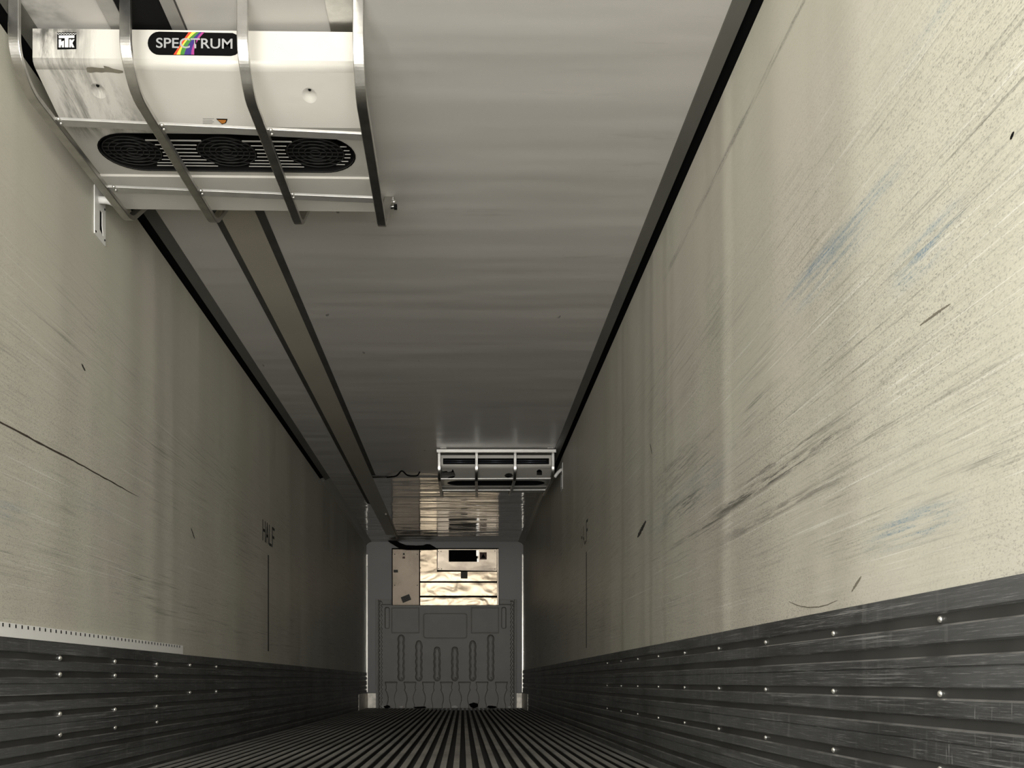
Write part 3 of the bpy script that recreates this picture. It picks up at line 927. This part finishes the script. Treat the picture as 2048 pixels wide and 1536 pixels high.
bars = []
for (xn, xf) in ((0.058, 0.066), (0.413, 0.428), (0.779, 0.775), (1.139, 1.128)):
    bars.append([(xn, 9.43, 2.600), (xn, 9.43, 2.41), (xn, 9.52, 2.352), (xf, 10.38, 2.335 if xn < 0.6 else 2.36), (xf, 10.55, H - 0.004)])
c2 = cage('guard_cage', 'aluminium bar guard cage with a top rail around the far torn unit', (0.6, 9.9, H), bars,
          [((0.06, 9.55, 2.362), (1.13, 9.58, 2.372), 0.03, 0.012), ((0.06, 10.06, 2.35), (1.13, 10.10, 2.362), 0.03, 0.012)], 0.027, 0.02, [(0.10, 9.40), (1.11, 9.40)])
MB().box((0.035, 9.385, 2.592), (1.165, 9.44, 2.610)).build('top_rail', M['alu_edge'], c2, bevel=0.002)
MB().box((0.035, 9.375, 2.578), (1.165, 9.385, 2.590)).build('top_rail', M['alu_edge'], c2, bevel=0.002)

# wall brackets that tie each cage to the side wall
def wall_bracket(label, wallx, s, y0, y1, z0, z1, rod_to):
    b = thing('wall_bracket', label, 'bracket', (wallx, (y0 + y1) / 2, z0))
    mb = MB()
    pl_ = [Vector((wallx + s * 0.001, y, z)) for y, z in ((y0, z0), (y1, z0), (y1, z1), (y0, z1))]
    ys0, ys1, zs0, zs1 = y0 + (y1 - y0) * .45, y0 + (y1 - y0) * .68, z0 + (z1 - z0) * .2, z0 + (z1 - z0) * .62
    hole = [Vector((wallx + s * 0.001, y, z)) for y, z in ((ys0, zs0), (ys1 + 0.012, zs0 - 0.012), (ys1, zs0 + 0.03), (ys1, zs1), (ys0, zs1))]
    V_, F_ = fill_holes(pl_, [hole])
    dv = Vector((s * 0.004, 0, 0))
    mb.add([v + dv for v in V_], F_)
    for lp in (pl_, hole):
        n = len(lp)
        mb.add(lp + [q + dv for q in lp], [(k, (k + 1) % n, n + (k + 1) % n, n + k) for k in range(n)])
    mb.build('plate', M['white_strip'], b)
    MB().prism([q + Vector((s * 0.0005, 0, 0)) for q in hole], (s * 0.001, 0, 0)).build('slot', M['black'], b)
    for (yy, zz) in ((y0 + .012, z0 + .012), (y1 - .012, z0 + .02), (y1 - .012, z1 - .05)):
        MB().dome((wallx + s * 0.005, yy, zz), (s, 0, 0), 0.005, 0.003, 8, 3).build('screw', M['rubber'], b)
    a = Vector((wallx + s * 0.005, y0 + (y1 - y0) * .4, z0 + (z1 - z0) * .80))
    mid = a.lerp(Vector(rod_to), 0.5) + Vector((0, 0, 0.008))
    MB().tube(fillet([a, mid, rod_to], 0.03), 0.015, 12).build('rod', M['white_strip'], b)
    return b
wall_bracket('white slotted metal plate on the left wall, tied to the near guard cage', XL, 1, 4.08, 4.205, 2.255, 2.455, (-1.155, 4.14, 2.40))
wall_bracket('pale metal plate on the right wall beside the far guard cage', XR, -1, 9.45, 9.63, 2.25, 2.50, (1.160, 9.50, 2.37))

# ================================================================== FRONT BULKHEAD: refrigeration unit panels
YB = 15.60
ru = thing('refrigeration_unit', 'dented bright metal refrigeration unit on the front wall above the grey bulkhead', 'refrigeration unit', (-0.02, L, 1.6))
def panel(px0, py0, px1, py1, mat, name, parent, y=YB, th=0.03, bevel=0.003):
    a, b = P(px0, py1, y), P(px1, py0, y)
    return MB().box((a.x, y, a.z), (b.x, y + th, b.z)).build(name, mat, parent, bevel=bevel)
panel(783.5, 1096, 997.5, 1210.8, M['black'], 'back_frame', ru, y=YB + 0.022, th=0.026)
def decal_b(px0, py0, px1, py1, mat, name, parent, y, rot=0.0):
    a, b = P(px0, py1, y), P(px1, py0, y)
    c = (a + b) / 2
    hx, hz = abs(b.x - a.x) / 2, abs(b.z - a.z) / 2
    lp = []
    for sx, sz in ((-1, -1), (1, -1), (1, 1), (-1, 1)):
        lp.append(Vector((c.x + sx * hx * math.cos(rot) - sz * hz * math.sin(rot), y, c.z + sx * hx * math.sin(rot) + sz * hz * math.cos(rot))))
    return MB().prism(lp, (0, 0.0015, 0)).build(name, mat, parent)
def screws(pts, parent, y):
    for (a, b) in pts:
        MB().dome(P(a, b, y), (0, -1, 0), 0.0075, 0.005, 8, 3).build('screw', M['black'], parent)
lp_ = panel(785, 1098.5, 838.5, 1210.3, M['matte_alu'], 'side_panel', ru)
decal_b(787, 1139.5, 796, 1145, M['sticker'], 'small_plate', lp_, YB - 0.0018)
decal_b(803, 1191, 821, 1203, M['sticker'], 'torn_sticker', lp_, YB - 0.0018, math.radians(22))
decal_b(806, 1106, 809.5, 1110, M['sticker'], 'printed_mark', lp_, YB - 0.0018)
decal_b(805, 1113, 810, 1117, M['sticker_red'], 'printed_mark', lp_, YB - 0.0018)
screws([(789.5, 1108.5), (834.5, 1108.5), (789.5, 1170.5), (834.5, 1170.5)], lp_, YB)
cp_ = panel(840, 1098.5, 874, 1144, M['dent'], 'cover_plate', ru)
screws([(841, 1103), (841, 1136)], cp_, YB)
# upper right panel with a dark opening
mb = MB()
def fp(a, b): return P(a, b, YB)
V_, F_ = fill_holes([fp(875, 1098.5), fp(993.5, 1098.5), fp(993.5, 1142), fp(875, 1140)], [[fp(897.5, 1099.8), fp(955.5, 1099.8), fp(955.5, 1123.5), fp(897.5, 1123.5)]])
mb.add(V_, F_)
lp = [fp(897.5, 1099.8), fp(955.5, 1099.8), fp(955.5, 1123.5), fp(897.5, 1123.5)]
mb.add(lp + [q + Vector((0, 0.02, 0)) for q in lp], [(k, (k + 1) % 4, 4 + (k + 1) % 4, 4 + k) for k in range(4)])
tp_ = mb.build('access_panel', M['dent2'], ru)
decal_b(952.5, 1100.5, 957.5, 1112, M['alu_edge'], 'latch', tp_, YB - 0.002)
decal_b(954, 1117, 957.5, 1124, M['alu_edge'], 'latch', tp_, YB - 0.002)
wsk = decal_b(959.5, 1104.5, 973.5, 1119, M['sticker_red'], 'warning_sticker', tp_, YB - 0.002)
MB().prism([P(966.5, 1107, YB - 0.004), P(961.8, 1116, YB - 0.004), P(971.2, 1116, YB - 0.004)], (0, 0.001, 0)).build('warning_triangle', M['black'], wsk)
screws([(877, 1103), (882, 1103), (990, 1102), (877, 1137.5), (883, 1138), (990, 1138)], tp_, YB)
# louvre slats, each a bowed dented sheet
def bowed(px0, py0, px1, py1, bow, mat, name, parent, seed):
    a, b = P(px0, py1, YB), P(px1, py0, YB)
    nx, nz = 40, 10
    vs, fs = [], []
    for j in range(nz + 1):
        for i in range(nx + 1):
            u_, v_ = i / nx, j / nz
            d = bow * math.sin(math.pi * v_) + 0.004 * mnoise.noise(Vector((u_ * 5 + seed * 7, v_ * 1.5, seed))) * math.sin(math.pi * v_) ** 0.5
            vs.append((a.x + (b.x - a.x) * u_, YB + 0.012 - d - 0.004 * (v_), a.z + (b.z - a.z) * v_))
    for j in range(nz):
        for i in range(nx):
            k = j * (nx + 1) + i
            fs.append((k, k + 1, k + nx + 2, k + nx + 1))
    return MB().add(vs, fs, 0, True).build(name, mat, parent)
s1_ = bowed(840.5, 1143.5, 994, 1162, 0.0015, M['dent'], 'louvre_slat', ru, 1)
s2_ = bowed(840.5, 1165.5, 994, 1191, 0.0015, M['dent'], 'louvre_slat', ru, 2)
s3_ = bowed(840.5, 1195, 994, 1210, 0.0015, M['dent'], 'louvre_slat', ru, 3)
decal_b(921.5, 1143.5, 935, 1157, M['sticker'], 'dark_label', s1_, YB - 0.018)
panel(994.5, 1098, 997, 1210, M['dent2'], 'edge_strip', ru, y=YB - 0.006, th=0.03, bevel=0.001)

# torn black rubber flap hanging at the top of the front wall
lp = [(770, 1077), (779, 1081), (792, 1081), (801, 1086), (812, 1090), (832, 1091), (846, 1090.5), (853, 1088), (860, 1088.5), (870, 1094), (876, 1098.5), (860, 1099.5), (815, 1099.5), (802, 1098), (790, 1091), (780, 1085)]
fb = MB().prism([P(a, b, 15.54) for a, b in lp], (0, 0.03, 0)).build('rubber_flap', M['black'])
tag(fb, 'torn black rubber flap hanging above the metal refrigeration unit', 'flap')

# moulded grey bulkhead (air return panel)
def bulkhead():
    x0, x1, y0, y1 = 752.0, 1033.0, 1199.0, 1416.6
    st_ = 0.5
    X = np.arange(x0, x1 + 1e-6, st_); Yp = np.arange(y0, y1 + 1e-6, st_)
    gx, gy = np.meshgrid(X, Yp)
    def ss(e0, e1, v):
        t = np.clip((v - e0) / (e1 - e0), 0, 1); return t * t * (3 - 2 * t)
    def rbox(cx, cy, hx, hy, r):
        qx, qy = np.abs(gx - cx) - (hx - r), np.abs(gy - cy) - (hy - r)
        return np.hypot(np.maximum(qx, 0), np.maximum(qy, 0)) + np.minimum(np.maximum(qx, qy), 0) - r
    h = np.full(gx.shape, 0.085)
    # step from flange to panel: scalloped groove on both edges and a plain groove on top
    sc = 1.9 * np.sin(gy * 2 * math.pi / 8.6)
    for cx in (761.0, 1024.3):
        d = np.abs(gx - cx - sc * 0.6) - 2.3
        h -= 0.062 * ss(0.7, -0.7, d) * ss(1201, 1204, gy)
    flange = np.maximum(ss(758, 756, gx), ss(1027.5, 1029.5, gx))
    h -= 0.012 * flange
    topband = ss(1210.5, 1208, gy)
    notch = ss(782, 786, gx) * ss(1000, 996, gx)
    h -= 0.03 * topband * (1 - flange)
    h -= 0.02 * topband * notch
    # hand slots
    for cx in (774.5, 1007.5):
        d = rbox(cx, 1236, 4.2, 21, 3.0)
        h -= 0.062 * ss(0.6, -0.8, d)
    # faint embossed rectangles
    for (cx, cy, hx, hy, r) in ((890.5, 1252, 43, 24.5, 5), (811, 1241, 27, 25, 1), (970, 1241, 27, 25, 1)):
        d = np.abs(rbox(cx, cy, hx, hy, r))
        h -= 0.014 * ss(1.0, 0.2, d)
    # six vertical channels with wavy sides
    chan = [(802.6, 1270), (838, 1282.5), (874.3, 1295.5), (909.7, 1295.5), (945.4, 1282.5), (981.2, 1270)]
    wav = 0.65 * np.sin(gy * 2 * math.pi / 15.0)
    for cx, ct in chan:
        d = rbox(cx, (ct + 1362) / 2, 5.6, (1362 - ct) / 2, 5.2) - wav
        ring = ss(0.7, -0.3, np.abs(d + 0.7) - 1.0)
        h -= 0.070 * ring
        h -= 0.012 * ss(0.6, -1.2, d)
        h -= 0.05 * ss(1.3, 0.6, np.hypot(gx - cx - 1, gy - 1356))
    # keyhole pockets between the lower ribs
    pc = [782.5, 820.3, 857, 893, 929, 964, 1002.5]
    for cx in pc:
        half = np.where(gy < 1381, 12.0 - 2.0 * ss(1364, 1374, gy) + 1.5 * ss(1376, 1381, gy), 0)
        v = np.clip((gy - 1381) / 28.0, 0, 1)
        half = np.where(gy >= 1381, 10.5 - 4.5 * np.sin(np.pi * np.minimum(v, 1) * 0.85) , half)
        d = np.maximum(np.abs(gx - cx) - half, 1364.0 - gy)
        h -= 0.058 * ss(0.5, -0.5, d) + 0.022 * ss(1.2, 0.2, np.abs(gy - 1365.0)) * ss(0.5, -0.5, np.abs(gx - cx) - 11.5)
    h += 0.004 * ss(1400, 1412, gy)
    yw = L - 0.004 - np.maximum(h, 0.002)
    zz = CZ + (VY - gy) * YB / F
    xx = CX + (gx - VX) * YB / F
    ny, nx = gx.shape
    vs = np.stack([xx, yw, zz], -1).reshape(-1, 3)
    idx = np.arange(ny * nx).reshape(ny, nx)
    q = np.stack([idx[:-1, :-1], idx[1:, :-1], idx[1:, 1:], idx[:-1, 1:]], -1).reshape(-1, 4)
    me = bpy.data.meshes.new('bulkhead_panel')
    # the sheet is cut away where the metal unit stands; its edges turn back to the wall
    qx, qy = gx[:-1, :-1].reshape(-1), gy[:-1, :-1].reshape(-1)
    q = q[~((qx > 781.8) & (qx < 998.4) & (qy < 1211.0))]
    me.from_pydata([tuple(v) for v in vs], [], [tuple(int(i) for i in r) for r in q])
    me.materials.append(M['moulded'])
    for p in me.polygons: p.use_smooth = True
    bm = bmesh.new(); bm.from_mesh(me)
    bmesh.ops.delete(bm, geom=[v for v in bm.verts if not v.link_faces], context='VERTS')
    ret = bmesh.ops.extrude_edge_only(bm, edges=[e for e in bm.edges if e.is_boundary])
    for g_ in ret['geom']:
        if isinstance(g_, bmesh.types.BMVert): g_.co.y = L - 0.002
        elif isinstance(g_, bmesh.types.BMFace): g_.smooth = False
    bmesh.ops.recalc_face_normals(bm, faces=bm.faces); bm.to_mesh(me); bm.free()
    o = bpy.data.objects.new('bulkhead_panel', me); COL.objects.link(o)
    return tag(o, 'grey moulded plastic bulkhead panel with six upright channels at the far end', 'bulkhead')
bulkhead()

# ================================================================== small loose things
def blob(name, label, px, py, y, sx, sy, sz, mat, seed, group=None):
    bm = bmesh.new()
    bmesh.ops.create_icosphere(bm, subdivisions=3, radius=1.0)
    for v in bm.verts:
        k = 1 + 0.55 * mnoise.noise(v.co * 1.7 + Vector((seed * 3.1, 0, seed)))
        v.co = Vector((v.co.x * sx * k, v.co.y * sy * k, v.co.z * sz * k))
    zmin = min(v.co.z for v in bm.verts)
    me = bpy.data.meshes.new(name); bm.to_mesh(me); bm.free()
    me.materials.append(mat)
    o = bpy.data.objects.new(name, me); COL.objects.link(o)
    q = P(px, py, y)
    o.location = (q.x, y, -zmin - 0.001)
    return tag(o, label, 'litter', group)
blob('paper_scrap', 'crumpled white scrap at the left foot of the grey bulkhead', 767, 1409, 15.50, 0.035, 0.025, 0.020, M['scrap_white'], 1)
blob('rubber_scrap', 'black lump on the floor at the left foot of the grey bulkhead', 774, 1411, 15.47, 0.05, 0.03, 0.022, M['black'], 2)
blob('paper_scrap', 'small white scrap below the first bulkhead channel from the left', 802.5, 1410, 15.50, 0.030, 0.02, 0.018, M['scrap_white'], 3)
blob('rubber_scrap', 'flat black strip lying below the second bulkhead channel from the left', 840, 1411, 15.48, 0.085, 0.03, 0.014, M['black'], 4)
blob('paper_scrap', 'white scrap below the fourth bulkhead channel from the left', 910, 1410, 15.50, 0.045, 0.02, 0.022, M['scrap_white'], 5)
blob('rubber_scrap', 'square black lump below the fifth bulkhead channel from the left', 947, 1410, 15.47, 0.062, 0.04, 0.040, M['black'], 6)
blob('rubber_scrap', 'flat black scrap below the rightmost bulkhead channel', 984, 1410, 15.48, 0.065, 0.03, 0.020, M['black'], 7)
blob('paper_scrap', 'small white scrap at the right foot of the grey bulkhead', 1019, 1409, 15.50, 0.028, 0.02, 0.016, M['scrap_white'], 8)

# torn metal strip and cable at the end of the second ceiling track
q0, q1 = P(744, 951, 10.62), P(774, 953, 10.62)
ts = MB()
ts.prism([Vector((-0.690, 10.61, H - 0.0005)), Vector((-0.55, 10.63, H - 0.0005)), Vector((-0.52, 10.68, H - 0.0005)), Vector((-0.690, 10.72, H - 0.0005))], (0, 0, -0.009))
ts = ts.build('track_end_plate', M['dark_track'], bevel=0.002)
tag(ts, 'small torn metal plate at the end of the dark ceiling track', 'plate')
cb = MB().tube(fillet([(-0.53, 10.66, H - 0.012), (-0.42, 10.52, H - 0.03), (-0.35, 10.30, H - 0.012), (-0.30, 10.48, H - 0.035), (-0.20, 10.56, H - 0.02), (-0.17, 10.42, H - 0.008)], 0.06), 0.008, 8)
cb = cb.build('loose_cable', M['rubber'])
tag(cb, 'loose black cable hanging from the ceiling beside the far cooling unit', 'cable')
# aluminium bracket strip on the ceiling in front of the near unit
br = MB().box((-0.165, 2.95, H - 0.006), (-0.062, 3.40, H - 0.0005)).build('ceiling_strap', M['alu'], bevel=0.001)
tag(br, 'broad aluminium strap on the ceiling at the top of the near guard cage', 'strap')
